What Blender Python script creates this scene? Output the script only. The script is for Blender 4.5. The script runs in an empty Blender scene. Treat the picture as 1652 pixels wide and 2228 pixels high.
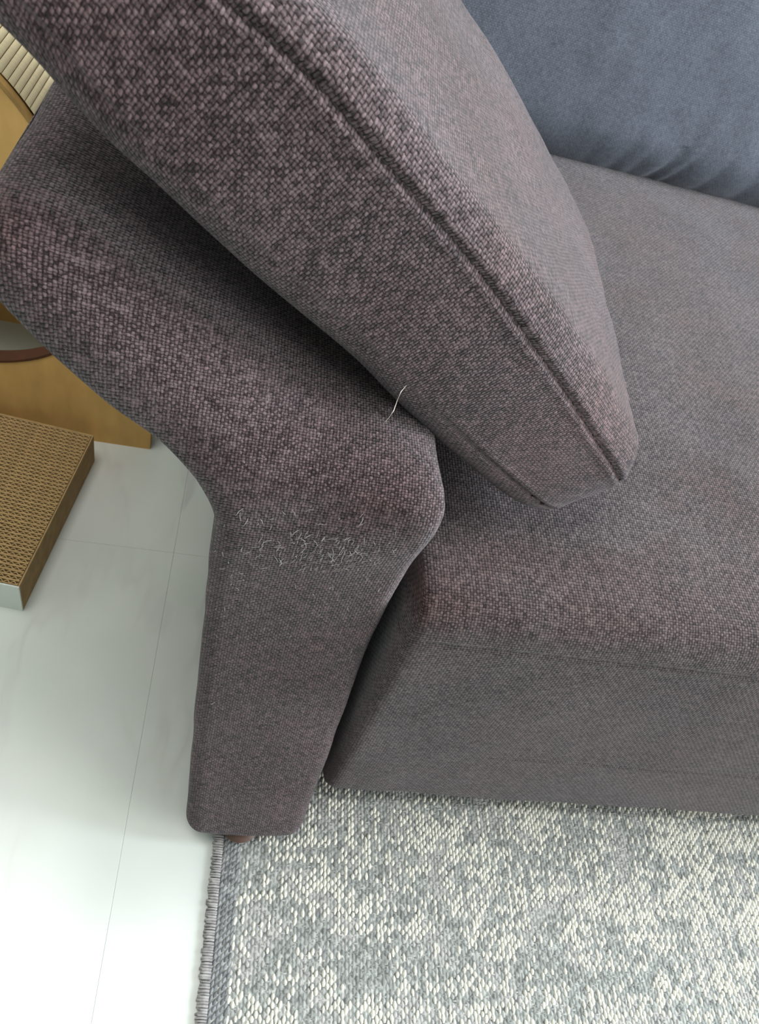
import bpy, bmesh, math, random
import numpy as np
from mathutils import Vector, Matrix, noise
from mathutils.bvhtree import BVHTree

random.seed(7); rng = np.random.default_rng(7)
scene = bpy.context.scene
C = scene.collection
PI = math.pi

# ------------------------------------------------------------------ camera
F = 1667.0
ax = Vector((7591, 1078, F)).normalized()                    # world X seen from the camera (x right, y down, z forward)
down = Vector((-560, 1430, F)); down = (down - down.dot(ax) * ax).normalized()
az = -down
ay = az.cross(ax)
right = Vector((ax[0], ay[0], az[0])); dwn = Vector((ax[1], ay[1], az[1])); fwd = Vector((ax[2], ay[2], az[2]))
cd = bpy.data.cameras.new('camera'); cam = bpy.data.objects.new('camera', cd); C.objects.link(cam)
m = Matrix((( right.x, -dwn.x, -fwd.x, 0.0), (right.y, -dwn.y, -fwd.y, 0.0), (right.z, -dwn.z, -fwd.z, 1.0), (0, 0, 0, 1)))
cam.matrix_world = m
cd.sensor_fit = 'VERTICAL'; cd.sensor_height = 36; cd.sensor_width = 27; cd.lens = 36 * F / 2228
cd.clip_start = 0.02; cd.clip_end = 50
cd.dof.use_dof = True; cd.dof.focus_distance = 0.66; cd.dof.aperture_fstop = 16.0
scene.camera = cam

# ------------------------------------------------------------------ world, daylight, exposure
w = bpy.data.worlds.new('daylight'); scene.world = w; w.use_nodes = True
bg = w.node_tree.nodes['Background']; bg.inputs[0].default_value = (0.72, 0.86, 1.0, 1); bg.inputs[1].default_value = 1.0


def area(name, loc, target, sx, sy, power, col):
    l = bpy.data.lights.new(name, 'AREA'); l.shape = 'RECTANGLE'; l.size = sx; l.size_y = sy
    l.energy = power; l.color = col
    o = bpy.data.objects.new(name, l); C.objects.link(o); o.location = loc
    d = Vector(target) - Vector(loc)
    o.rotation_euler = d.to_track_quat('-Z', 'Y').to_euler()
    return o


area('balcony_door_daylight', (2.93, -1.05, 1.08), (0.0, -1.05, 0.75), 1.5, 1.9, 39, (1.0, 0.985, 0.955))
area('side_window_daylight', (2.93, 0.75, 1.72), (0.0, 0.65, 0.5), 1.3, 1.05, 76, (0.84, 0.93, 1.0))
area('overhead_fill', (-0.35, 0.45, 2.44), (-0.35, 0.45, 0.0), 1.1, 1.1, 13, (1.0, 0.97, 0.93))  # added overhead fill to brighten the left floor; no lamp is seen there
scene.view_settings.view_transform = 'Standard'
scene.view_settings.look = 'None'
scene.view_settings.gamma = 1.0
scene.view_settings.use_curve_mapping = False
scene.view_settings.exposure = 1.12


# ------------------------------------------------------------------ helpers
def tag(o, label=None, cat=None, group=None, kind=None):
    if label: o['label'] = label
    if cat: o['category'] = cat
    if group: o['group'] = group
    if kind: o['kind'] = kind
    return o


def empty(name, loc=(0, 0, 0)):
    o = bpy.data.objects.new(name, None); C.objects.link(o); o.location = loc; o.empty_display_size = 0.05
    return o


def link_mesh(name, me, mat, parent=None, smooth=True):
    o = bpy.data.objects.new(name, me); C.objects.link(o)
    if mat: me.materials.append(mat)
    if smooth:
        me.polygons.foreach_set('use_smooth', [True] * len(me.polygons))
    if parent:
        o.parent = parent
        bpy.context.view_layer.update()
        o.matrix_parent_inverse = Matrix.Translation(parent.location).inverted()
    return o


def bm_obj(name, bm, mat, parent=None, smooth=False):
    me = bpy.data.meshes.new(name); bmesh.ops.recalc_face_normals(bm, faces=bm.faces[:]); bm.to_mesh(me); bm.free()
    return link_mesh(name, me, mat, parent, smooth)


def box(bm, x0, x1, y0, y1, z0, z1, bevel=0.0, seg=2):
    r = bmesh.ops.create_cube(bm, size=1.0)
    vs = r['verts']
    for v in vs:
        v.co = Vector(((x0 + x1) / 2 + v.co.x * (x1 - x0), (y0 + y1) / 2 + v.co.y * (y1 - y0), (z0 + z1) / 2 + v.co.z * (z1 - z0)))
    if bevel > 0:
        es = list({e for v in vs for e in v.link_edges})
        bmesh.ops.bevel(bm, geom=es, offset=bevel, segments=seg, profile=0.6, affect='EDGES')


def tube(name, pts, rad, mat, parent=None, nr=6, taper=False):
    """a thin strand through pts"""
    vs, fs = [], []
    n = len(pts)
    for i, p in enumerate(pts):
        p = Vector(p)
        t = (Vector(pts[min(i + 1, n - 1)]) - Vector(pts[max(i - 1, 0)])).normalized()
        a = t.orthogonal().normalized(); b = t.cross(a)
        r = rad * (max(0.15, math.sin(PI * (i + 0.4) / n)) if taper else 1)
        for k in range(nr):
            th = 2 * PI * k / nr
            vs.append(tuple(p + a * r * math.cos(th) + b * r * math.sin(th)))
    for i in range(n - 1):
        for k in range(nr):
            fs.append((i * nr + k, i * nr + (k + 1) % nr, (i + 1) * nr + (k + 1) % nr, (i + 1) * nr + k))
    return vs, fs


def strands(name, lst, mat, parent=None, nr=5, taper=True):
    V, Fc = [], []
    for pts, r in lst:
        v, f = tube(name, pts, r, None, nr=nr, taper=taper)
        o = len(V); V += v; Fc += [tuple(i + o for i in q) for q in f]
    me = bpy.data.meshes.new(name); me.from_pydata(V, [], Fc); me.update()
    return link_mesh(name, me, mat, parent)


# ---- sweep: a soft upholstered body carried along stations; ring = rounded rectangle, thickness along N, depth along W
def seg_pts(kind, n):
    t = np.linspace(0, 1, n, endpoint=False)
    if kind == 'cos': return 0.5 - 0.5 * np.cos(PI * t)
    if kind == 'front': return t ** 1.8
    return t


def ring(hp, hm, d, r, ins, n, yf=1.0):
    """2D ring points (a,b): a along N in [-hm,hp], b along W in [0,d]; r = radii (front top, back top, back bottom, front bottom)"""
    hp -= ins; hm -= ins; b0 = ins * yf; b1 = d - ins * yf
    rr = [max(x - ins, 0.0015) for x in r]
    rr = [min(x, (hp + hm) * 0.49, (b1 - b0) * 0.49) for x in rr]
    out = []
    ft, bt, bb, fb = rr
    ft = min(max(r[0] - ins, .0015), (hp + hm) * 0.58); fb = min(fb, (hp + hm) * 0.30)

    def line(p, q, kind, k):
        for t in seg_pts(kind, k): out.append((p[0] + (q[0] - p[0]) * t, p[1] + (q[1] - p[1]) * t))

    def arc(c, rad, a0, a1, k):
        for t in seg_pts('lin', k):
            th = a0 + (a1 - a0) * t; out.append((c[0] + rad * math.cos(th), c[1] + rad * math.sin(th)))
    # angles: 0 = +N direction, 90deg = +W (back)
    line((-hm + fb, b0), (hp - ft, b0), 'cos' if 20 < n[0] < 80 else 'lin', n[0])
    arc((hp - ft, b0 + ft), ft, -PI / 2, 0, n[1])
    line((hp, b0 + ft), (hp, b1 - bt), 'front', n[2])
    arc((hp - bt, b1 - bt), bt, 0, PI / 2, n[3])
    line((hp - bt, b1), (-hm + bb, b1), 'lin', n[4])
    arc((-hm + bb, b1 - bb), bb, PI / 2, PI, n[3])
    line((-hm, b1 - bb), (-hm, b0 + fb), 'lin', n[5])
    arc((-hm + fb, b0 + fb), fb, PI, 1.5 * PI, n[1])
    return np.array(out)


def catmull(pts, n):
    pts = [np.array(p, float) for p in pts]
    P = [2 * pts[0] - pts[1]] + pts + [2 * pts[-1] - pts[-2]]
    L = [0]
    for i in range(len(pts) - 1): L.append(L[-1] + np.linalg.norm(pts[i + 1][:3] - pts[i][:3]))
    out = []
    for s in np.linspace(0, L[-1], n):
        i = min(max(np.searchsorted(L, s, side='right') - 1, 0), len(pts) - 2)
        t = (s - L[i]) / (L[i + 1] - L[i])
        a, b, c, d = P[i], P[i + 1], P[i + 2], P[i + 3]
        out.append(0.5 * ((2 * b) + (-a + c) * t + (2 * a - 5 * b + 4 * c - d) * t ** 2 + (-a + 3 * b - 3 * c + d) * t ** 3))
    return np.array(out), L[-1]


def sweep(name, top, bot, W, d, r, mat, parent, ns=120, n=(26, 12, 60, 8, 8, 20), re=(0.02, 0.02), nend=10,
          front_curve=None, disp=None, uv='sweep', puff=0.0, soft=0.0012, dome=0.0, yf=1.0):
    """top/bot: matching point lists (x,y,z) of the two front edges. W: depth direction."""
    W = np.array(W, float); W /= np.linalg.norm(W)
    T, _ = catmull(top, ns); B, _ = catmull(bot, ns)
    M = (T + B) / 2
    S = np.concatenate([[0], np.cumsum(np.linalg.norm(np.diff(M, axis=0), axis=1))])
    L = S[-1]
    # station positions with end insets
    st = []
    for e in range(nend + 1):                                 # start cap
        th = PI / 2 * (1 - e / nend); st.append((re[0] * (1 - math.sin(th)), re[0] * (1 - math.cos(PI / 2 - (PI / 2 - th)))if False else re[0] * (1 - math.cos(th))))
    s0, s1 = re[0], L - re[1]
    k = max(4, ns)
    for s in np.linspace(s0, s1, k)[1:-1]: st.append((s, 0.0))
    for e in range(nend + 1):
        th = PI / 2 * e / nend; st.append((s1 + re[1] * math.sin(th), re[1] * (1 - math.cos(th))))
    rows, per, SS, insl = [], [], [], []
    for s, ins in st:
        t = np.array([np.interp(s, S, T[:, i]) for i in range(3)]); b = np.array([np.interp(s, S, B[:, i]) for i in range(3)])
        N = t - b; hh = np.linalg.norm(N) / 2; N /= 2 * hh; P = (t + b) / 2
        R = ring(hh, hh, d, r(s / L) if callable(r) else r, ins, n, yf)
        pr = np.concatenate([[0], np.cumsum(np.linalg.norm(np.diff(R, axis=0), axis=1))])
        if puff:
            f = np.clip(1 - (R[:, 0] / hh) ** 2, 0, 1) * np.clip(1 - R[:, 1] / 0.05, 0, 1)
            R = R.copy(); R[:, 1] -= puff * f
        rows.append(P[None] + R[:, :1] * N[None] + R[:, 1:] * W[None]); per.append(pr); SS.append(s); insl.append(ins)
    G = np.array(rows); per = np.array(per); SS = np.array(SS)
    nsn, nr = G.shape[:2]
    def normals(G):
        du = np.gradient(G, axis=0)
        dv = np.roll(G, -1, axis=1) - np.roll(G, 1, axis=1)
        Nn = np.cross(dv, du); Nn /= (np.linalg.norm(Nn, axis=2, keepdims=True) + 1e-12)
        return Nn
    Nn = normals(G)
    # make sure they point outward
    cen = G.mean(axis=1, keepdims=True)
    if ((G - cen) * Nn).sum() < 0: Nn = -Nn
    D = np.zeros((nsn, nr))
    if soft:
        for i in range(nsn):
            for j in range(nr):
                p = G[i, j]; D[i, j] += soft * noise.noise(Vector((p[0] * 22, p[1] * 22, p[2] * 22))) + 2.2 * soft * noise.noise(Vector((p[0] * 7, p[1] * 7, p[2] * 7 + 3)))
    if disp is not None: D += disp(SS[:, None] * np.ones((1, nr)), per, G, n, L)
    fade = np.ones(nsn); fade[0] = fade[-1] = 0.6
    G = G + Nn * (D * fade[:, None])[:, :, None]
    # caps: concentric rings towards the middle
    rings = list(G)
    def cap(g, inner_ring):
        c = g.mean(axis=0); res = []
        out = c - inner_ring.mean(axis=0); out /= np.linalg.norm(out) + 1e-9
        for q in (0.96, 0.88, 0.75, 0.6, 0.4, 0.2):
            res.append(c + (g - c) * q + out * dome * (1 - q * q) ** .8)
        return res, c + out * dome
    c0, p0 = cap(G[0], G[nend + 2]); c1, p1 = cap(G[-1], G[-nend - 3])
    allr = c0[::-1] + rings + c1
    nR = len(allr)
    V = np.concatenate(allr + [p0[None], p1[None]])
    Fc = []
    for i in range(nR - 1):
        for j in range(nr):
            a = i * nr + j; b = i * nr + (j + 1) % nr
            Fc.append((a, b, b + nr, a + nr))
    i0, i1 = len(V) - 2, len(V) - 1
    for j in range(nr):
        Fc.append((j, i0, (j + 1) % nr)); Fc.append(((nR - 1) * nr + j, (nR - 1) * nr + (j + 1) % nr, i1))
    me = bpy.data.meshes.new(name); me.from_pydata(V.tolist(), [], Fc); me.update()
    # uv in metres
    ul = me.uv_layers.new(name='UVMap')
    U = np.zeros((len(V), 2)); U2 = None
    k0 = len(c0)
    for i in range(nR):
        g = min(max(i - k0, 0), nsn - 1)
        if uv == 'sweep':
            U[i * nr:(i + 1) * nr, 0] = SS[g]; U[i * nr:(i + 1) * nr, 1] = per[g]
        else:
            g3 = allr[i]; U[i * nr:(i + 1) * nr] = uv(g3)
    seamv = per[:, -1].mean() + 0.002
    li = np.zeros(len(me.loops), int); me.loops.foreach_get('vertex_index', li)
    co = U[li]
    # quads across the wrap: give the j=0 column the full perimeter
    if uv == 'sweep':
        lp = 0
        col = li % nr
        for f in me.polygons:
            ls = range(f.loop_start, f.loop_start + f.loop_total)
            cs = [col[l] for l in ls]
            if (nr - 1) in cs and 0 in cs and f.loop_total == 4:
                for l in ls:
                    if col[l] == 0: co[l, 1] = seamv
    ul.data.foreach_set('uv', co.astype(np.float32).ravel())
    o = link_mesh(name, me, mat, parent)
    bm = bmesh.new(); bm.from_mesh(me); bmesh.ops.recalc_face_normals(bm, faces=bm.faces[:]); bm.to_mesh(me); bm.free()
    return o, G, Nn, SS, per


# ------------------------------------------------------------------ materials
class NT:
    def __init__(s, name, rough=0.8):
        s.m = bpy.data.materials.new(name); s.m.use_nodes = True
        s.t = s.m.node_tree; s.b = s.t.nodes['Principled BSDF']; s.b.inputs['Roughness'].default_value = rough

    def n(s, typ, **kw):
        nd = s.t.nodes.new(typ)
        for k, v in kw.items():
            if k.startswith('_'): setattr(nd, k[1:], v)
            else: nd.inputs[k.replace('__', ' ')].default_value = v
        return nd

    def lk(s, a, b): s.t.links.new(a, b)

    def math(s, op, a, b=None, c=None, clamp=False):
        nd = s.t.nodes.new('ShaderNodeMath'); nd.operation = op; nd.use_clamp = clamp
        for i, x in enumerate((a, b, c)):
            if x is None: continue
            if isinstance(x, (int, float)): nd.inputs[i].default_value = x
            else: s.lk(x, nd.inputs[i])
        return nd.outputs[0]

    def mix(s, f, a, b, blend='MIX'):
        nd = s.t.nodes.new('ShaderNodeMix'); nd.data_type = 'RGBA'; nd.blend_type = blend
        for i, x in ((0, f), (6, a), (7, b)):
            if isinstance(x, (int, float)): nd.inputs[i].default_value = x
            elif isinstance(x, tuple): nd.inputs[i].default_value = x
            else: s.lk(x, nd.inputs[i])
        return nd.outputs[2]

    def noise(s, vec, scale, detail=2, rough=0.5):
        nd = s.n('ShaderNodeTexNoise', Scale=scale, Detail=detail, Roughness=rough)
        if vec is not None: s.lk(vec, nd.inputs['Vector'])
        return nd

    def ramp(s, fac, stops):
        nd = s.t.nodes.new('ShaderNodeValToRGB'); e = nd.color_ramp.elements
        e[0].position, e[0].color = stops[0]; e[1].position, e[1].color = stops[-1]
        for p, c in stops[1:-1]:
            x = e.new(p); x.color = c
        s.lk(fac, nd.inputs[0]); return nd.outputs[0]


def rgb(r, g, b): return (r, g, b, 1.0)


def fabric(name, lo, mid, hi, pitch=0.0028, warm_tint=None, bump=0.55, smooth=0.0):
    s = NT(name, 0.92)
    uvn = s.n('ShaderNodeTexCoord'); obj = uvn.outputs['Object']; uv = uvn.outputs['UV']
    # wavy threads: offset the weave a little with noise
    wob = s.noise(uv, 210, 3, 0.65)
    wsub = s.n('ShaderNodeVectorMath', _operation='SUBTRACT'); s.lk(wob.outputs['Color'], wsub.inputs[0]); wsub.inputs[1].default_value = (.5, .5, .5)
    wsc = s.n('ShaderNodeVectorMath', _operation='SCALE'); s.lk(wsub.outputs[0], wsc.inputs[0]); wsc.inputs['Scale'].default_value = pitch * 1.0
    wadd = s.n('ShaderNodeVectorMath', _operation='ADD'); s.lk(uv, wadd.inputs[0]); s.lk(wsc.outputs[0], wadd.inputs[1])
    sep = s.n('ShaderNodeSeparateXYZ'); s.lk(wadd.outputs[0], sep.inputs[0])
    U = s.math('DIVIDE', sep.outputs[0], pitch * 0.9); V = s.math('DIVIDE', sep.outputs[1], pitch)
    iu = s.math('FLOOR', U); iv = s.math('FLOOR', V)
    fu = s.math('SUBTRACT', s.math('FRACT', U), 0.5); fv = s.math('SUBTRACT', s.math('FRACT', V), 0.5)
    par = s.math('MODULO', s.math('ABSOLUTE', s.math('ADD', iu, iv)), 2.0)
    inv = s.math('SUBTRACT', 1.0, par)
    cell = s.n('ShaderNodeCombineXYZ'); s.lk(iu, cell.inputs[0]); s.lk(iv, cell.inputs[1])
    wn = s.n('ShaderNodeTexWhiteNoise', _noise_dimensions='3D'); s.lk(cell.outputs[0], wn.inputs['Vector'])
    rnd = wn.outputs['Value']
    fu2 = s.math('MULTIPLY', fu, fu); fv2 = s.math('MULTIPLY', fv, fv)
    # over cell: rounded hump long in v; under cell: lower, long in u
    a = s.math('SUBTRACT', 1.0, s.math('ADD', s.math('MULTIPLY', fu2, 3.2), s.math('MULTIPLY', fv2, 1.4)), clamp=True)
    b = s.math('SUBTRACT', 0.72, s.math('ADD', s.math('MULTIPLY', fu2, 1.0), s.math('MULTIPLY', fv2, 3.0)), clamp=True)
    h = s.math('ADD', s.math('MULTIPLY', a, par), s.math('MULTIPLY', b, inv))
    # slubby yarns: streaks along each direction, several threads wide and one thread wide
    def slubs(sx, sy):
        nd = s.noise(None, 1.0, 3, 0.6); mp = s.n('ShaderNodeMapping'); mp.inputs['Scale'].default_value = (sx, sy, 1); s.lk(uv, mp.inputs[0]); s.lk(mp.outputs[0], nd.inputs['Vector']); return nd.outputs['Fac']
    s1 = slubs(0.8 / pitch, 75); s2 = slubs(75, 0.8 / pitch)
    fuzz = s.noise(uv, 900, 3, 0.7).outputs['Fac']
    mid_ = s.noise(uv, 130, 2).outputs['Fac']
    big = s.noise(obj, 9, 3)
    v = s.math('ADD', s.math('MULTIPLY', h, 0.30), s.math('MULTIPLY', rnd, 0.14))
    for src, k in ((s1, 0.34), (s2, 0.24), (fuzz, 0.34), (mid_, 0.22), (big.outputs['Fac'], 0.16)):
        v = s.math('ADD', v, s.math('MULTIPLY', src, k))
    v = s.math('SUBTRACT', v, 0.22)
    col = s.ramp(v, [(0.40, lo), (0.60, mid), (0.86, hi)])
    fl = s.noise(uv, 380, 1); flk = s.math('MULTIPLY', s.math('SUBTRACT', fl.outputs['Fac'], 0.70, clamp=True), 6.0, clamp=True)
    col = s.mix(flk, col, (min(hi[0] * 1.7, 1), min(hi[1] * 1.75, 1), min(hi[2] * 1.8, 1), 1))
    if warm_tint:
        col = s.mix(s.ramp(s.noise(obj, 5.5, 3, 0.6).outputs['Fac'], [(0.42, rgb(0, 0, 0)), (0.68, rgb(1, 1, 1))]), col, s.mix(1.0, col, warm_tint, 'MULTIPLY'))  # noise patches multiply the weave by a reddish tint
    s.lk(col, s.b.inputs['Base Color'])
    fine = s.noise(uv, 1500, 2)
    hh = s.math('ADD', s.math('MULTIPLY', h, 0.75), s.math('MULTIPLY', rnd, 0.15)); hh = s.math('ADD', hh, s.math('MULTIPLY', fuzz, 0.5))
    hh = s.math('ADD', hh, s.math('MULTIPLY', fine.outputs['Fac'], 0.25))
    bp = s.n('ShaderNodeBump', Strength=bump, Distance=0.0019); s.lk(hh, bp.inputs['Height']); s.lk(bp.outputs[0], s.b.inputs['Normal'])
    s.b.inputs['Sheen Weight'].default_value = 0.25; s.b.inputs['Sheen Roughness'].default_value = 0.45
    s.b.inputs['Sheen Tint'].default_value = (0.92, 0.95, 1, 1)
    s.b.inputs['Specular IOR Level'].default_value = 0.15
    return s.m


def plain(name, col, rough=0.6, nscale=30, amt=0.12, bump=0.0, spec=0.5, stretch=(1, 1, 1)):
    s = NT(name, rough)
    tc = s.n('ShaderNodeTexCoord'); mp = s.n('ShaderNodeMapping'); mp.inputs['Scale'].default_value = stretch; s.lk(tc.outputs['Object'], mp.inputs[0])
    nz = s.noise(mp.outputs[0], nscale, 4)
    c0 = tuple(c * (1 - amt) for c in col[:3]) + (1,); c1 = tuple(min(1, c * (1 + amt)) for c in col[:3]) + (1,)
    s.lk(s.ramp(nz.outputs['Fac'], [(0.3, c0), (0.7, c1)]), s.b.inputs['Base Color'])
    s.b.inputs['Specular IOR Level'].default_value = spec
    if bump:
        bp = s.n('ShaderNodeBump', Strength=bump, Distance=0.001); s.lk(nz.outputs['Fac'], bp.inputs['Height']); s.lk(bp.outputs[0], s.b.inputs['Normal'])
    return s.m


def marble():
    s = NT('white_marble_tile', 0.22)
    tc = s.n('ShaderNodeTexCoord'); geo = s.n('ShaderNodeNewGeometry')
    pos = geo.outputs['Position']
    mp = s.n('ShaderNodeMapping'); mp.inputs['Rotation'].default_value = (0, 0, math.radians(-28)); mp.inputs['Scale'].default_value = (5.5, 1.5, 1); s.lk(pos, mp.inputs[0])
    nz = s.noise(mp.outputs[0], 1.0, 4, 0.5)
    vein = s.math('ABSOLUTE', s.math('SUBTRACT', nz.outputs['Fac'], 0.5))
    veinf = s.ramp(vein, [(0.0, rgb(1, 1, 1)), (0.022, rgb(0, 0, 0))])
    cl = s.noise(pos, 3.2, 3)
    base = s.ramp(cl.outputs['Fac'], [(0.35, rgb(0.58, 0.62, 0.58)), (0.65, rgb(0.68, 0.705, 0.675))])
    msk = s.ramp(s.noise(pos, 2.1, 2).outputs['Fac'], [(0.45, rgb(0, 0, 0)), (0.62, rgb(0.55, 0.55, 0.55))])
    f = s.mix(1.0, veinf, msk, 'MULTIPLY')
    col = s.mix(f, base, rgb(0.42, 0.40, 0.40))
    s.lk(col, s.b.inputs['Base Color'])
    return s.m


LO, MID, HI = rgb(0.0035, 0.0016, 0.0016), rgb(0.0265, 0.0150, 0.0155), rgb(0.175, 0.124, 0.131)
M_arm = fabric('heather_mauve_weave', LO, MID, HI, 0.0028, warm_tint=rgb(1.0, 0.86, 0.80), bump=0.7)
M_seat = fabric('heather_seat_weave', rgb(0.006, 0.0034, 0.0034), rgb(0.034, 0.0235, 0.0235), rgb(0.142, 0.112, 0.112), 0.0034, warm_tint=rgb(1.0, 0.82, 0.76), bump=0.55)
M_back = fabric('blue_lit_back_weave', rgb(0.044, 0.050, 0.063), rgb(0.066, 0.074, 0.093), rgb(0.105, 0.116, 0.140), 0.0030, bump=0.3)  # same cloth as the rest; blue window light tinted into its colour
M_thread = plain('dark_stitch_thread', rgb(0.022, 0.014, 0.015), 0.8, 200, 0.3)
M_lint = plain('pale_hair', rgb(0.62, 0.55, 0.48), 0.5, 50, 0.1)
M_hair = plain('grey_pet_hair', rgb(0.52, 0.50, 0.48), 0.7, 50, 0.3)
M_wood_dark = plain('brown_foot_wood', rgb(0.12, 0.075, 0.06), 0.4, 20, 0.3, stretch=(1, 1, 8))
M_floor = marble()
M_grout = plain('pale_grout', rgb(0.62, 0.65, 0.62), 0.9, 60, 0.06)
M_wall = plain('white_wall_paint', rgb(0.44, 0.46, 0.42), 0.9, 8, 0.03)
M_walldark = plain('dark_absorbing_wall', rgb(0.10, 0.105, 0.10), 0.9, 8, 0.03)  # unseen front wall, darkened to cut light bounced from the camera side
M_ceil = plain('white_ceiling_paint', rgb(0.55, 0.56, 0.54), 0.9, 8, 0.03)
M_trim = plain('white_trim_paint', rgb(0.80, 0.80, 0.79), 0.5, 8, 0.02)
M_card = plain('brown_cardboard', rgb(0.40, 0.27, 0.125), 0.85, 60, 0.16, 0.2, spec=0.2)
M_cardw = plain('white_printed_card', rgb(0.68, 0.72, 0.67), 0.55, 20, 0.03)
M_board = plain('ochre_fibreboard', rgb(0.66, 0.40, 0.135), 0.6, 10, 0.14, stretch=(3, 1, 1), spec=0.3)
M_rim = plain('brown_rim_edge', rgb(0.34, 0.20, 0.06), 0.7, 40, 0.2)
M_rimdark = plain('dark_brown_hole_edge', rgb(0.075, 0.022, 0.006), 0.6, 40, 0.25)
M_cream = plain('cream_corrugated_board', rgb(0.80, 0.70, 0.46), 0.85, 40, 0.05)
M_grey_yarn = plain('grey_binding_yarn', rgb(0.36, 0.345, 0.345), 0.9, 120, 0.35)
M_binding2 = plain('dark_grey_braid_yarn', rgb(0.20, 0.215, 0.23), 0.9, 160, 0.35)


def yarn_mat():
    s = NT('rug_yarn', 0.9)
    at = s.n('ShaderNodeAttribute', _attribute_name='yarn')
    tc = s.n('ShaderNodeTexCoord'); nz = s.noise(tc.outputs['Object'], 900, 2)
    c = s.mix(1.0, at.outputs['Color'], s.ramp(nz.outputs['Fac'], [(0.3, rgb(.78, .78, .78)), (0.7, rgb(1, 1, 1))]), 'MULTIPLY')
    s.lk(c, s.b.inputs['Base Color']); s.b.inputs['Specular IOR Level'].default_value = 0.15
    return s.m


M_yarn = yarn_mat()


def rug_base_mat():
    s = NT('rug_woven_ground', 0.95)
    tc = s.n('ShaderNodeTexCoord'); mp = s.n('ShaderNodeMapping'); mp.inputs['Scale'].default_value = (120, 60, 1); s.lk(tc.outputs['Object'], mp.inputs[0])
    nz = s.noise(mp.outputs[0], 1.5, 3)
    s.lk(s.ramp(nz.outputs['Fac'], [(0.35, rgb(0.12, 0.125, 0.12)), (0.5, rgb(0.26, 0.275, 0.26)), (0.66, rgb(0.5, 0.5, 0.46))]), s.b.inputs['Base Color'])
    bp = s.n('ShaderNodeBump', Strength=0.6, Distance=0.002); s.lk(nz.outputs['Fac'], bp.inputs['Height']); s.lk(bp.outputs[0], s.b.inputs['Normal'])
    return s.m


M_rugbase = rug_base_mat()

# ------------------------------------------------------------------ the room
X0, X1, Y0, Y1, ZC = -1.848, 3.0, -2.2, 1.78, 2.5
bm = bmesh.new(); box(bm, X0 - .1, X1 + .1, Y0 - .1, Y1 + .1, -0.12, -0.0015)
floor = tag(bm_obj('floor', bm, M_grout), 'white veined stone tile floor with thin pale joints', kind='structure')
tile_me = None
for i in range(9):
    for j in range(4):
        tx0 = -0.048 + 0.6 * (i - 3); ty0 = 0.733 + 1.2 * (j - 3)
        x0, x1, y0, y1 = max(tx0, X0), min(tx0 + .6, X1), max(ty0, Y0), min(ty0 + 1.2, Y1)
        if x1 - x0 < .02 or y1 - y0 < .02: continue
        bm = bmesh.new(); g = 0.0001
        box(bm, x0 + g, x1 - g, y0 + g, y1 - g, -0.01, 0.0, 0.0002, 1)
        bm_obj('tile', bm, M_floor, floor)
bm = bmesh.new(); box(bm, X0 - .1, X1 + .1, Y0 - .1, Y1 + .1, ZC, ZC + .1); tag(bm_obj('ceiling', bm, M_ceil), kind='structure')
bm = bmesh.new(); box(bm, X0 - .1, X1 + .1, Y1, Y1 + .1, 0, ZC); tag(bm_obj('wall_back', bm, M_wall), kind='structure')
bm = bmesh.new(); box(bm, X0 - .1, X0, Y0, Y1, 0, ZC); tag(bm_obj('wall_left', bm, M_wall), kind='structure')
# right wall with the tall window
da, db, dz = -1.85, -0.25, 2.1              # balcony door opening
wa, wb, wz0, wz1 = 0.05, 1.45, 1.15, 2.3    # side window opening
bm = bmesh.new()
box(bm, X1, X1 + .1, Y0, da, 0, ZC); box(bm, X1, X1 + .1, da, db, dz, ZC); box(bm, X1, X1 + .1, db, wa, 0, ZC)
box(bm, X1, X1 + .1, wa, wb, 0, wz0); box(bm, X1, X1 + .1, wa, wb, wz1, ZC); box(bm, X1, X1 + .1, wb, Y1, 0, ZC)
tag(bm_obj('wall_right', bm, M_wall), kind='structure')
bm = bmesh.new()
for a in ((da, da + .06, 0, dz), (db - .06, db, 0, dz), (da, db, 0, .06), (da, db, dz - .06, dz), ((da + db) / 2 - .04, (da + db) / 2 + .04, 0, dz)):
    box(bm, X1 + .02, X1 + .07, *a)
tag(bm_obj('door_1', bm, M_trim), kind='structure')
bm = bmesh.new()
for a in ((wa, wa + .05, wz0, wz1), (wb - .05, wb, wz0, wz1), (wa, wb, wz0, wz0 + .05), (wa, wb, wz1 - .05, wz1), ((wa + wb) / 2 - .03, (wa + wb) / 2 + .03, wz0, wz1)):
    box(bm, X1 + .02, X1 + .07, *a)
tag(bm_obj('window_1', bm, M_trim), kind='structure')
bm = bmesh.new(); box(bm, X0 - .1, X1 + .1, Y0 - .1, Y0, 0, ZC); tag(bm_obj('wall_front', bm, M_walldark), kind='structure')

# ------------------------------------------------------------------ sofa
sofa = empty('sofa', (0.9, 0.85, 0.006))
tag(sofa, 'dark heather mauve woven sofa standing at the edge of the grey rug', 'sofa')


def groove(at, depth=0.0026, sig=0.0022):
    """recess along one ring position; 'at' = index into ring"""
    def f(S, per, G, n, L):
        c = per[:, at][:, None]
        return -depth * np.exp(-((per - c) / sig) ** 2)
    return f


def seam_field(at, depth, sig, lift=0.0012, pucker=0.0007, seed=0.0):
    def f(S, per, G, n, L):
        c = per[:, at][:, None]; x = per - c
        wob = np.vectorize(lambda s: noise.noise(Vector((s * 90, seed, 0))))(S[:, :1])
        d = -depth * (1 + 0.45 * wob) * np.exp(-(x / sig) ** 2)
        d += lift * np.exp(-((np.abs(x) - sig * 2.6) / (sig * 1.5)) ** 2)
        pk = np.vectorize(lambda s: noise.noise(Vector((s * 160, seed + 5, 0))))(S[:, :1])
        d += pucker * pk * np.exp(-(x / (sig * 4)) ** 2)
        return d
    return f


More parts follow.
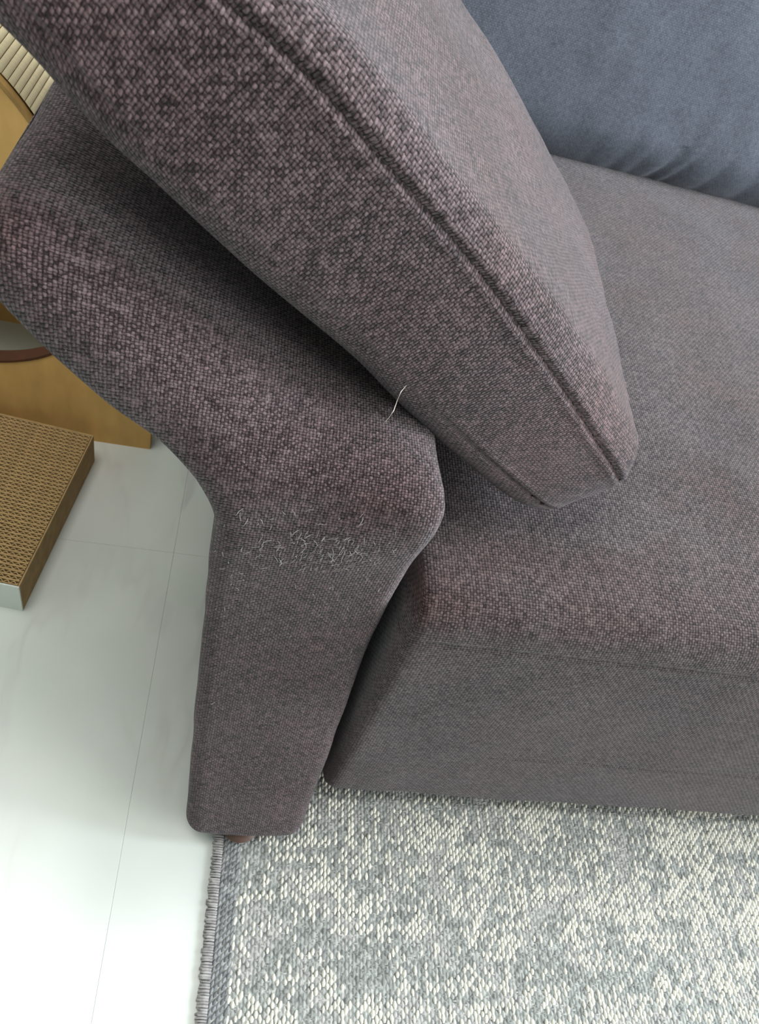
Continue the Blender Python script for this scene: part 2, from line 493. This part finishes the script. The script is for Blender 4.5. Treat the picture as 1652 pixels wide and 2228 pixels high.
def add(*fs):
    def f(*a): return sum(g(*a) for g in fs)
    return f


def stitches(name, G, Nn, at, parent, i0, i1, step, gap, depth, rad, mat=M_thread):
    """a run of sewn stitches lying in a seam groove"""
    path = [Vector(G[i, at] - Nn[i, at] * depth) for i in range(i0, i1)]
    L = [0]
    for a, b in zip(path, path[1:]): L.append(L[-1] + (b - a).length)
    P = np.array([list(p) for p in path]); lst = []
    s = 0.002
    while s + step < L[-1]:
        pts = [[float(np.interp(s + (step - gap) * t, L, P[:, k])) for k in range(3)] for t in (0, .25, .5, .75, 1)]
        lst.append((pts, rad)); s += step
    return strands(name, lst, mat, parent)


# --- lower armrest: a post that rises from the floor and turns outward
inner = [(.160, .302, .020), (.164, .325, .10), (.169, .358, .22), (.170, .378, .36), (.170, .378, .49), (.171, .362, .566), (.166, .363, .594), (.134, .376, .611),
         (.045, .387, .638), (-.045, .387, .698), (-.085, .387, .730), (-.112, .387, .748), (-.136, .388, .760)]
outer = [(.022, .302, .020), (.018, .325, .10), (.012, .358, .22), (.007, .378, .36), (.004, .378, .46), (.003, .362, .530), (-.018, .362, .574), (-.047, .376, .598),
         (-.084, .385, .620), (-.116, .385, .654), (-.136, .385, .680), (-.148, .386, .702), (-.158, .388, .720)]


def arm_r(t):
    k = min(max((t - .60) / .14, 0), 1); k = k * k * (3 - 2 * k)
    return (.016 + .056 * k, .05, .04, .020 + .014 * k)


uva = lambda g: np.stack([g[:, 0], g[:, 2] + (g[:, 1] - 0.36)], axis=1)
nA = (14, 16, 60, 6, 8, 20)
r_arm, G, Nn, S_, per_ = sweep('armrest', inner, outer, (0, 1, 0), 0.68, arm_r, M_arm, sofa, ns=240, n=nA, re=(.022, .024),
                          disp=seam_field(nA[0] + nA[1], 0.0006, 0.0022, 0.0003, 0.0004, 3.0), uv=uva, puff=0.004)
r_arm['label'] = 'lower outward-curved armrest with tapering front panel'
arm_bvh = BVHTree.FromObject(r_arm, bpy.context.evaluated_depsgraph_get())

# --- upper armrest pad leaning on the seat
ptop = [(0.380, .481, .536), (0.348, .475, .571), (0.282, .462, .632), (0.204, .446, .698), (0.138, .433, .751), (0.090, .423, .787), (0.047, .414, .820), (0.010, .407, .847), (-0.031, .399, .870), (-0.057, .394, .884), (-0.085, .389, .90), (-.13, .38, .93)]
pbot = [(0.300, .466, .480), (0.272, .460, .500), (0.222, .450, .538), (0.135, .433, .609), (0.080, .421, .660), (0.040, .413, .692), (-0.000, .405, .723), (-0.040, .397, .757), (-0.074, .390, .785), (-0.097, .386, .808), (-0.118, .382, .832), (-.155, .374, .868)]
def push(a, b, k):
    o = []
    for p, q in zip(a, b):
        v = Vector(p) - Vector(q); v.normalize(); o.append(tuple(Vector(p) + v * k))
    return o
ptop = push(ptop, pbot, .027)
nP = (36, 22, 90, 10, 10, 24)
sA = nP[0]; sB = 0
r_pad, G, Nn, S_, per_ = sweep('arm_pad', ptop, pbot, (0.09, 1, 0), 0.46, lambda t: (.029 - .009 * min(max((t - .15) / .4, 0), 1), .14, .05, .030), M_arm, sofa, ns=300, n=nP, re=(.046, .03), nend=18, dome=.010, yf=.30,
                          disp=add(seam_field(sA, 0.0030, 0.0022, 0.0014, 0.0012, 1.0), lambda S, *a: seam_field(0, 0.0024, 0.0022, 0.0010, 0.0008, 8.0)(S, *a) * np.clip((.24 - S) / .10, 0, 1)), puff=0.006)
r_pad['label'] = 'upper padded armrest with a long stitched seam'
stitches('top_stitching', G, Nn, sA, r_pad, 12, 300, .0105, .0045, 0.0004, 0.0015)
stitches('lower_stitching', G, Nn, 0, r_pad, 16, 80, .0105, .0045, 0.0004, 0.0011)

# --- seat
nS = (30, 16, 90, 6, 8, 10)
XS0, XS1 = 0.1830, 2.02


def uvs(g):
    k = np.clip((XS0 + .012 - g[:, 0]) / .010, 0, 1)
    dy = g[:, 1] - 0.36
    return np.stack([g[:, 0] - k * dy, g[:, 2] + (1 - k) * dy], axis=1)


def low_seam(S, per, G, n, L):
    c = 0.134
    w = 1 + 0.6 * np.vectorize(lambda q: noise.noise(Vector((q * 14, 2, 9))))(S[:, :1])
    return (-0.0013 * w * np.exp(-((per - c) / .0024) ** 2) + .0005 * np.exp(-((np.abs(per - c) - .005) / .003) ** 2)) * np.clip((S - .10) / .15, 0, 1)


def crown(S, per, G, n, L):
    x = G[:, :, 0]; y = G[:, :, 1]; z = G[:, :, 2]
    t = np.clip((z - 0.44) / 0.02, 0, 1)
    fx = np.clip((x - XS0) / 0.25, 0, 1); fx = fx * fx * (3 - 2 * fx)
    fy = np.clip((y - 0.37) / 0.25, 0, 1); fy = fy * fy * (3 - 2 * fy)
    return t * 0.006 * fy * (0.5 + 0.5 * fx)


seat_top = [(XS0, .362, .462), (0.5, .361, .462), (1.0, .36, .462), (XS1, .36, .462)]
seat_bot = [(XS0, .362, .041), (0.5, .361, .041), (1.0, .36, .041), (XS1, .36, .041)]
nS = (90, 16, 90, 6, 8, 10)
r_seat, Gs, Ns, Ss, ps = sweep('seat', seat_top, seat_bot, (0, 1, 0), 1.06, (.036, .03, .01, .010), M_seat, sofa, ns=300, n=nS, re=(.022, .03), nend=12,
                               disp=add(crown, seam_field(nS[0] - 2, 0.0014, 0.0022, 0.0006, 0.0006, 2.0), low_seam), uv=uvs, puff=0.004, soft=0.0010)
r_seat['label'] = 'wide upholstered seat with rounded front edge'

# --- backrest
nB = (60, 14, 24, 6, 8, 12)


def folds(S, per, G, n, L):
    x = G[:, :, 0]; z = G[:, :, 2]; y = G[:, :, 1]
    d = np.zeros_like(x)
    low = np.exp(-((z - 0.475) / 0.075) ** 2)
    for cx, sl, wd, am in ((.705, .35, .010, .0050), (.735, .42, .008, .0035), (.565, .12, .012, .0018), (.62, .2, .012, .0022), (.66, .25, .009, .0016), (.80, .3, .012, .0026), (.88, .25, .014, .002), (1.02, .2, .012, .003), (1.2, -.2, .012, .003), (1.5, -.3, .012, .003)):
        c = cx + (z - .47) * sl
        d -= am * np.exp(-((x - c) / wd) ** 2) * low
    return d


bt = [(0.16, 1.50, .98), (0.9, 1.50, .98), (2.02, 1.50, .98)]
bb = [(0.16, 1.338, .464), (0.9, 1.338, .464), (2.02, 1.338, .464)]
r_back, *_ = sweep('backrest', bt, bb, (0, 0.96, -0.26), 0.17, (.05, .05, .03, .09), M_back, sofa, ns=260, n=nB, re=(.03, .03), disp=folds, puff=0.018, uv=lambda g: np.stack([g[:, 0], g[:, 2]], axis=1), soft=0.002)
r_back['label'] = 'smooth upholstered backrest, blue window light put into its colour'

# feet
for fx, fy in ((0.088, 0.322), (0.088, 0.98), (1.93, 0.42), (1.93, 1.30)):
    bm = bmesh.new()
    bmesh.ops.create_cone(bm, cap_ends=True, segments=24, radius1=0.019, radius2=0.025, depth=0.016)
    if fx > 1: bmesh.ops.scale(bm, vec=(1, 1, 2.5), verts=bm.verts)
    es = [e for e in bm.edges if len(e.link_faces) == 2 and any(len(f.verts) > 4 for f in e.link_faces)]
    bmesh.ops.bevel(bm, geom=es, offset=0.002, segments=2, affect='EDGES')
    hz = 0.016 if fx < 1 else 0.040
    bmesh.ops.translate(bm, vec=(fx, fy, 0.0068 + hz / 2), verts=bm.verts)
    f = bm_obj('foot', bm, M_wood_dark, sofa, True)

# --- pale pet hairs and a loose thread on the arm
hairs = []
def on_arm(x, z):
    hit = arm_bvh.ray_cast(Vector((x, 0.0, z + 0.30)), Vector((0, 0.76, -0.64)).normalized())
    return hit
for k in range(240):
    if k < 150: x = random.gauss(.090, .030); z = random.gauss(.530, .016)
    else: x = random.gauss(.07, .05); z = random.gauss(.50, .07)
    h = arm_bvh.ray_cast(Vector((x, 0.1, z)), Vector((0, 1, 0)))
    if h[0] is not None and h[0].y > .42: continue
    if h[0] is None or x < .0 or x > .15: continue
    p, nn = h[0], h[1]
    if nn.y > 0: nn = -nn
    a = random.gauss(1.35, .45); L = random.uniform(.003, .011); cv = random.uniform(-.22, .22)
    t1 = nn.orthogonal().normalized(); t1 = Vector((1, 0, 0)); t1 = (t1 - nn * t1.dot(nn)).normalized(); t2 = nn.cross(t1)
    pts = []
    for q in range(5):
        u = q / 4 - .5; an = a + cv * u * 2
        pts.append(tuple(p + nn * (.0005 + .0012 * random.random() * (q % 2)) + (t1 * math.cos(an) + t2 * math.sin(an)) * L * u))
    hairs.append((pts, random.uniform(.00010, .00024)))
hr = strands('pet_hair', hairs, M_hair, r_arm, nr=4); hr['kind'] = 'stuff'; hr['label'] = 'pale pet hairs caught in the weave'
th = strands('loose_thread', [([(.1105, .400, .640), (.1135, .403, .6435), (.1160, .407, .6470), (.1172, .412, .6520), (.1190, .4165, .6570), (.1225, .421, .6600)], .00032)], M_lint, r_arm, nr=6)
th['label'] = 'pale curled loose thread'

# ------------------------------------------------------------------ rug
RX0, RX1, RY0, RY1 = 0.060, 2.35, -1.35, 0.72
bm = bmesh.new(); box(bm, RX0 + .004, RX1, RY0, RY1, 0.0002, 0.0040, 0.001, 1)
rug = tag(bm_obj('rug', bm, M_rugbase), 'grey and cream flat-woven rug with bound edge in front of the sofa', 'rug')


def loops(name, items, mat, parent):
    """items: (x, y, z, half length x, half length y, height, angle, (r,g,b))  -> little rounded yarn humps in one mesh"""
    n = len(items); A = np.array([i[:7] for i in items]); Cc = np.array([i[7] for i in items])
    k = 6; th = np.arange(k) * 2 * PI / k
    unit = np.concatenate([np.stack([np.cos(th), np.sin(th), np.zeros(k)], 1), np.stack([.72 * np.cos(th), .72 * np.sin(th), np.full(k, .72)], 1), [[0, 0, 1.0]]])
    nv = len(unit)
    V = unit[None] * np.stack([A[:, 3], A[:, 4], A[:, 5]], 1)[:, None, :]
    ca, sa = np.cos(A[:, 6])[:, None], np.sin(A[:, 6])[:, None]
    x = V[:, :, 0] * ca - V[:, :, 1] * sa; y = V[:, :, 0] * sa + V[:, :, 1] * ca
    V = np.stack([x + A[:, :1], y + A[:, 1:2], V[:, :, 2] + A[:, 2:3]], 2).reshape(-1, 3)
    fq = [(i, (i + 1) % k, k + (i + 1) % k, k + i) for i in range(k)]; ft = [(k + i, k + (i + 1) % k, 2 * k) for i in range(k)]
    loopi = np.array([a for f in fq for a in f] + [a for f in ft for a in f]); nl = len(loopi)
    me = bpy.data.meshes.new(name)
    me.vertices.add(len(V)); me.vertices.foreach_set('co', V.astype(np.float32).ravel())
    me.loops.add(nl * n); me.loops.foreach_set('vertex_index', (loopi[None] + (np.arange(n) * nv)[:, None]).astype(np.int32).ravel())
    starts = np.array([4 * i for i in range(k)] + [4 * k + 3 * i for i in range(k)])
    me.polygons.add(2 * k * n); me.polygons.foreach_set('loop_start', (starts[None] + (np.arange(n) * nl)[:, None]).astype(np.int32).ravel())
    me.update(calc_edges=True); me.validate()
    at = me.color_attributes.new('yarn', 'FLOAT_COLOR', 'POINT')
    col = np.concatenate([np.repeat(Cc, nv, axis=0), np.ones((n * nv, 1))], 1).astype(np.float32)
    at.data.foreach_set('color', col.ravel())
    o = link_mesh(name, me, mat, parent); o['kind'] = 'stuff'
    return o


px, py = 0.0044, 0.0088
items = []
nz = noise.noise
def yarn_color(x, y, row, colm):
    big = nz(Vector((x * 9, y * 14, 1))) + .6 * nz(Vector((x * 30, y * 42, 4)))
    rowb = nz(Vector((x * 18, row * .9, 7))); colb = nz(Vector((colm * .7, y * 16, 11)))
    v = .34 * big + .55 * rowb + .40 * colb + .62 * (random.random() - .5) + 0.02 + 0.22 * min(x, 1.0)  # cream share grows to the right, standing in for the brighter light there
    if v > 0.16:
        c = random.uniform(.76, .90); return (c, c * .975, c * .87), True
    t = nz(Vector((x * 22, y * 22, 20)))
    if t > .12: c = random.uniform(.40, .50); return (c * 1.0, c * .975, c * .95), False
    c = random.uniform(.25, .46); return (c * .97, c * 1.0, c * .965), False
ncol = int((1.32 - (RX0 + .032)) / px); nrow = int((0.50 - (-0.10)) / py)
for i in range(ncol):
    for j in range(nrow):
        x = RX0 + .032 + i * px; y = -0.10 + j * py
        c, cream = yarn_color(x, y, j, i)
        y2 = y + (0.5 * py if i % 2 else 0) + random.uniform(-.0007, .0007)
        if cream:
            items.append((x, y2, .0036, random.uniform(.0019, .0026), random.uniform(.0036, .0056), random.uniform(.0020, .0030), random.uniform(-.22, .12), c))
        else:
            items.append((x, y2, .0034, random.uniform(.0022, .0027), random.uniform(.0034, .0050), random.uniform(.0010, .0020), random.uniform(-.15, .15), c))
            if random.random() < .5:
                kk = random.uniform(.8, 1.2); c2 = tuple(q * kk for q in c)
                items.append((x + px * .5, y2 + py * .5, .0034, .0042, .0012, random.uniform(.0012, .0020), random.uniform(-.06, .06), c2))
tag(loops('woven_yarn', items, M_yarn, rug))
# braided strip beside the edge
items = []
for i in range(5):
    for j in range(130):
        y = -0.35 + j * .0068 + (i % 2) * .0034
        c = random.uniform(.17, .36); c = (c * .96, c * .99, c * 1.03)
        items.append((RX0 + .0125 + i * .0042, y, .0036, .0021, .0042, random.uniform(.0016, .0026), (-.55 if i % 2 else -.35), c))
b_ = loops('braided_border', items, M_yarn, rug)
# overlocked edge: yarn wrapped round the rug's side
lst = []
y = -0.36
while y < RY1:
    pts = []
    jx = random.uniform(-.0015, .0010); tl = random.uniform(-.0012, .0012)
    for q in range(7):
        th_ = PI * q / 6 + .1
        pts.append((RX0 + .0055 + jx * abs(math.cos(th_ / 2)) + (.0058) * math.cos(PI - th_ if False else th_) * -1 * (1 if th_ > PI / 2 else -1) * (1 if th_ > PI / 2 else -1), y + tl * q / 6 + .0008 * q / 6, .0010 + .0050 * math.sin(th_)))
    pts = [(RX0 + .0100, y, .0058), (RX0 + .0060, y + .0004, .0066), (RX0 + .0020 + jx, y + .0007, .0060), (RX0 - .0012 + jx, y + .0009 + tl, .0042), (RX0 - .0012 + jx, y + .0009 + tl, .0020), (RX0 + .003, y + .001, .0008)]
    lst.append((pts, random.uniform(.0011, .0017)))
    y += random.uniform(.0024, .0034)
be = strands('edge_binding', lst, M_grey_yarn, rug, nr=6, taper=False); be['kind'] = 'stuff'; be['label'] = 'ragged grey overlocked binding'

# ------------------------------------------------------------------ corrugated cat scratcher block
SA = math.atan2(.037, .302)            # turned a few degrees
scr = empty('cat_scratcher', (-0.236, 0.601, 0)); scr.rotation_euler = (0, 0, -SA)
tag(scr, 'low brown corrugated cardboard scratching block with a white end on the floor', 'cat scratcher')
LX, LY, HZ = 0.27, 0.300, 0.060


def local_part(name, bm, mat, parent, smooth=False):
    me = bpy.data.meshes.new(name); bmesh.ops.recalc_face_normals(bm, faces=bm.faces[:]); bm.to_mesh(me); bm.free()
    o = bpy.data.objects.new(name, me); C.objects.link(o); me.materials.append(mat); o.parent = parent
    if smooth: me.polygons.foreach_set('use_smooth', [True] * len(me.polygons))
    return o


bm = bmesh.new(); box(bm, -LX, 0, 0, .0022, 0, HZ - .001, .0006, 1); local_part('white_end_panel', bm, M_cardw, scr)['label'] = 'white printed end panel'
bm = bmesh.new(); box(bm, -.0022, 0, .0024, LY, 0, HZ - .0005, .0006, 1); local_part('side_panel', bm, M_card, scr)
bm = bmesh.new(); box(bm, -LX, -LX + .0022, .0024, LY, 0, HZ - .0005, .0006, 1); local_part('side_panel', bm, M_card, scr)
bm = bmesh.new(); box(bm, -LX, 0, LY, LY + .0022, 0, HZ - .0005, .0006, 1); local_part('back_panel', bm, M_card, scr)
bm = bmesh.new(); box(bm, -LX + .0025, -.0025, .0025, LY - .0005, 0.0005, HZ - .014); local_part('backing_sheet', bm, M_card, scr)
# one corrugated strip: two liners and a fluted sheet between them
sp = 0.0074; nw = 30
def strip_mesh(var):
    r = random.Random(var)
    V, Fc = [], []
    def wall(pts, t, z0, z1):
        o = len(V); n = len(pts)
        for (x, y) in pts:
            V.extend([(x, y - t, z0), (x, y + t, z0), (x, y - t, z1), (x, y + t, z1)])
        for i in range(n - 1):
            a = o + 4 * i; b = a + 4
            Fc.extend([(a, b, b + 2, a + 2), (a + 1, a + 3, b + 3, b + 1), (a + 2, b + 2, b + 3, a + 3)])
    x0, x1 = -LX + .003, -.003
    nx = 24
    zt = 0.0
    wall([(x0 + (x1 - x0) * i / nx, -.0031 + r.uniform(-.0003, .0003)) for i in range(nx + 1)], .0007, -.014, zt)
    wall([(x0 + (x1 - x0) * i / (nw * 4), .0019 * math.sin(i / 4 * 2 * PI + var)) for i in range(nw * 4 + 1)], .00085, -.014, zt - .0007)
    wall([(x0 + (x1 - x0) * i / nx, .0031 + r.uniform(-.0003, .0003)) for i in range(nx + 1)], .0007, -.014, zt)
    me = bpy.data.meshes.new('corrugated_strip'); me.from_pydata(V, [], Fc); me.update(); me.materials.append(M_card)
    return me
sm = [strip_mesh(v) for v in range(5)]
k = 0; y = .0068
while y < LY - .004:
    o = bpy.data.objects.new('corrugated_strip', sm[k % 5]); C.objects.link(o); o.parent = scr
    o.location = (0, y, HZ - .0006 + random.uniform(-.0005, .0005)); y += sp; k += 1

# ------------------------------------------------------------------ tall cat lounger: board sides with an oval opening, ribbed top
lg = empty('cat_lounger', (-0.45, 1.08, 0))
tag(lg, 'tall ochre board cat lounger with an oval opening and ribbed cream top behind the scratcher', 'cat furniture')
BX0, BX1, BY = -0.92, -0.117, 0.945
def topz(x):
    # flat crest that drops in a soft curve to the right
    t = max(0.0, (x + 0.36) / (BX1 + 0.36))
    tl = max(0.0, (-0.68 - x) / (0.24))
    return 0.587 - 0.49 * t ** 2.0 - 0.3 * min(tl, 1) ** 2
def side_panel(y0, y1):
    cx, cz, ra, rb = -0.43, 0.285, 0.215, 0.150
    n = 96
    inner_, outer_ = [], []
    for i in range(n):
        th = 2 * PI * i / n
        c, s_ = math.cos(th), math.sin(th)
        e = 2.4
        ix = cx + ra * math.copysign(abs(c) ** (2 / e), c); iz = cz + rb * math.copysign(abs(s_) ** (2 / e), s_)
        inner_.append((ix, iz))
        # outer outline hit by a ray from the hole's centre
        lo, hi_ = 0.0, 2.0
        for _ in range(40):
            md = (lo + hi_) / 2; x = cx + c * md; z = cz + s_ * md
            if BX0 <= x <= BX1 and 0 <= z <= topz(x): lo = md
            else: hi_ = md
        outer_.append((cx + c * lo, cz + s_ * lo))
    # snap the nearest outline points to the square bottom corners
    for cxn, czn in ((BX0, 0), (BX1, 0), (BX1, topz(BX1))):
        b_i = min(range(n), key=lambda q: (outer_[q][0] - cxn) ** 2 + (outer_[q][1] - czn) ** 2); outer_[b_i] = (cxn, czn)
    V, Fc = [], []
    for y in (y0, y1):
        V += [(x, y, z) for x, z in inner_]; V += [(x, y, z) for x, z in outer_]
    for i in range(n):
        j = (i + 1) % n
        Fc += [(i, j, n + j, n + i), (2 * n + i, 3 * n + i, 3 * n + j, 2 * n + j), (n + i, n + j, 3 * n + j, 3 * n + i)]
    me = bpy.data.meshes.new('side_board'); me.from_pydata(V, [], Fc); me.update()
    bm = bmesh.new(); bm.from_mesh(me); bmesh.ops.recalc_face_normals(bm, faces=bm.faces[:]); bm.to_mesh(me); bm.free()
    o = link_mesh('side_board', me, M_board, lg, False)
    # dark lining of the opening
    V, Fc = [], []
    for i, (x, z) in enumerate(inner_):
        dx, dz = x - cx, z - cz; l = math.hypot(dx, dz)
        for (k_, yy) in ((0.0005, y0 - .0015), (-.004, y0 - .0015), (-.004, y1 + .0015), (0.0005, y1 + .0015)):
            V.append((x + dx / l * k_, yy, z + dz / l * k_))
    for i in range(n):
        j = (i + 1) % n
        for q in range(4): Fc.append((4 * i + q, 4 * i + (q + 1) % 4, 4 * j + (q + 1) % 4, 4 * j + q))
    me = bpy.data.meshes.new('opening_trim'); me.from_pydata(V, [], Fc); me.update()
    t = link_mesh('opening_trim', me, M_rimdark, o, False)
    t.matrix_parent_inverse = (Matrix.Translation(lg.location)).inverted() if False else t.matrix_parent_inverse
    t['label'] = 'dark brown trim round the oval opening'
    return o
side_panel(BY, BY + .022)
side_panel(1.215, 1.237)
# top: bent board with ribs running front to back
prof = []
x = BX0
while x < BX1: prof.append((x, topz(x))); x += .004
prof.append((BX1, topz(BX1)))
bm = bmesh.new()
vs = []
for (x, z) in prof:
    vs.append([bm.verts.new((x, yy, z + dz)) for yy, dz in ((BY - .001, 0.001), (1.238, 0.001), (1.238, .008), (BY - .001, .008))])
for a, b in zip(vs, vs[1:]):
    for q in range(4): bm.faces.new((a[q], a[(q + 1) % 4], b[(q + 1) % 4], b[q]))
bm.faces.new(vs[0]); bm.faces.new(vs[-1][::-1])
bm_obj('top_board', bm, M_rim, lg)['label'] = 'brown-edged bent top board'
# ribs
L = [0]
for a, b in zip(prof, prof[1:]): L.append(L[-1] + math.hypot(b[0] - a[0], b[1] - a[1]))
px_ = [p[0] for p in prof]; pz_ = [p[1] for p in prof]
rib_v, rib_f = [], []
for q in range(7):
    th_ = PI * q / 6
    for yy in (0.0, 1.0): rib_v.append((.0040 * math.cos(th_), yy, .0024 * math.sin(th_)))
for q in range(6): rib_f.append((2 * q, 2 * q + 1, 2 * q + 3, 2 * q + 2))
rib_f.append(tuple(range(0, 14, 2))); rib_f.append(tuple(range(13, -1, -2)))
rme = bpy.data.meshes.new('rib'); rme.from_pydata(rib_v, [], rib_f); rme.update(); rme.materials.append(M_cream)
rme.polygons.foreach_set('use_smooth', [True] * 6 + [False] * 2)
s = 0.10
while s < L[-1] - .01:
    x = float(np.interp(s, L, px_)); z = float(np.interp(s, L, pz_)); x2 = float(np.interp(s + .004, L, px_)); z2 = float(np.interp(s + .004, L, pz_))
    o = bpy.data.objects.new('rib', rme); C.objects.link(o); o.parent = lg; o.matrix_parent_inverse = Matrix.Translation(lg.location).inverted()
    ang = math.atan2(z2 - z, x2 - x); nx_, nz_ = -math.sin(ang), math.cos(ang)
    o.location = (x + nx_ * .0078, BY + .010, z + nz_ * .0078); o.rotation_euler = (0, -ang, 0); o.scale = (1, .272, 1)
    s += .0082
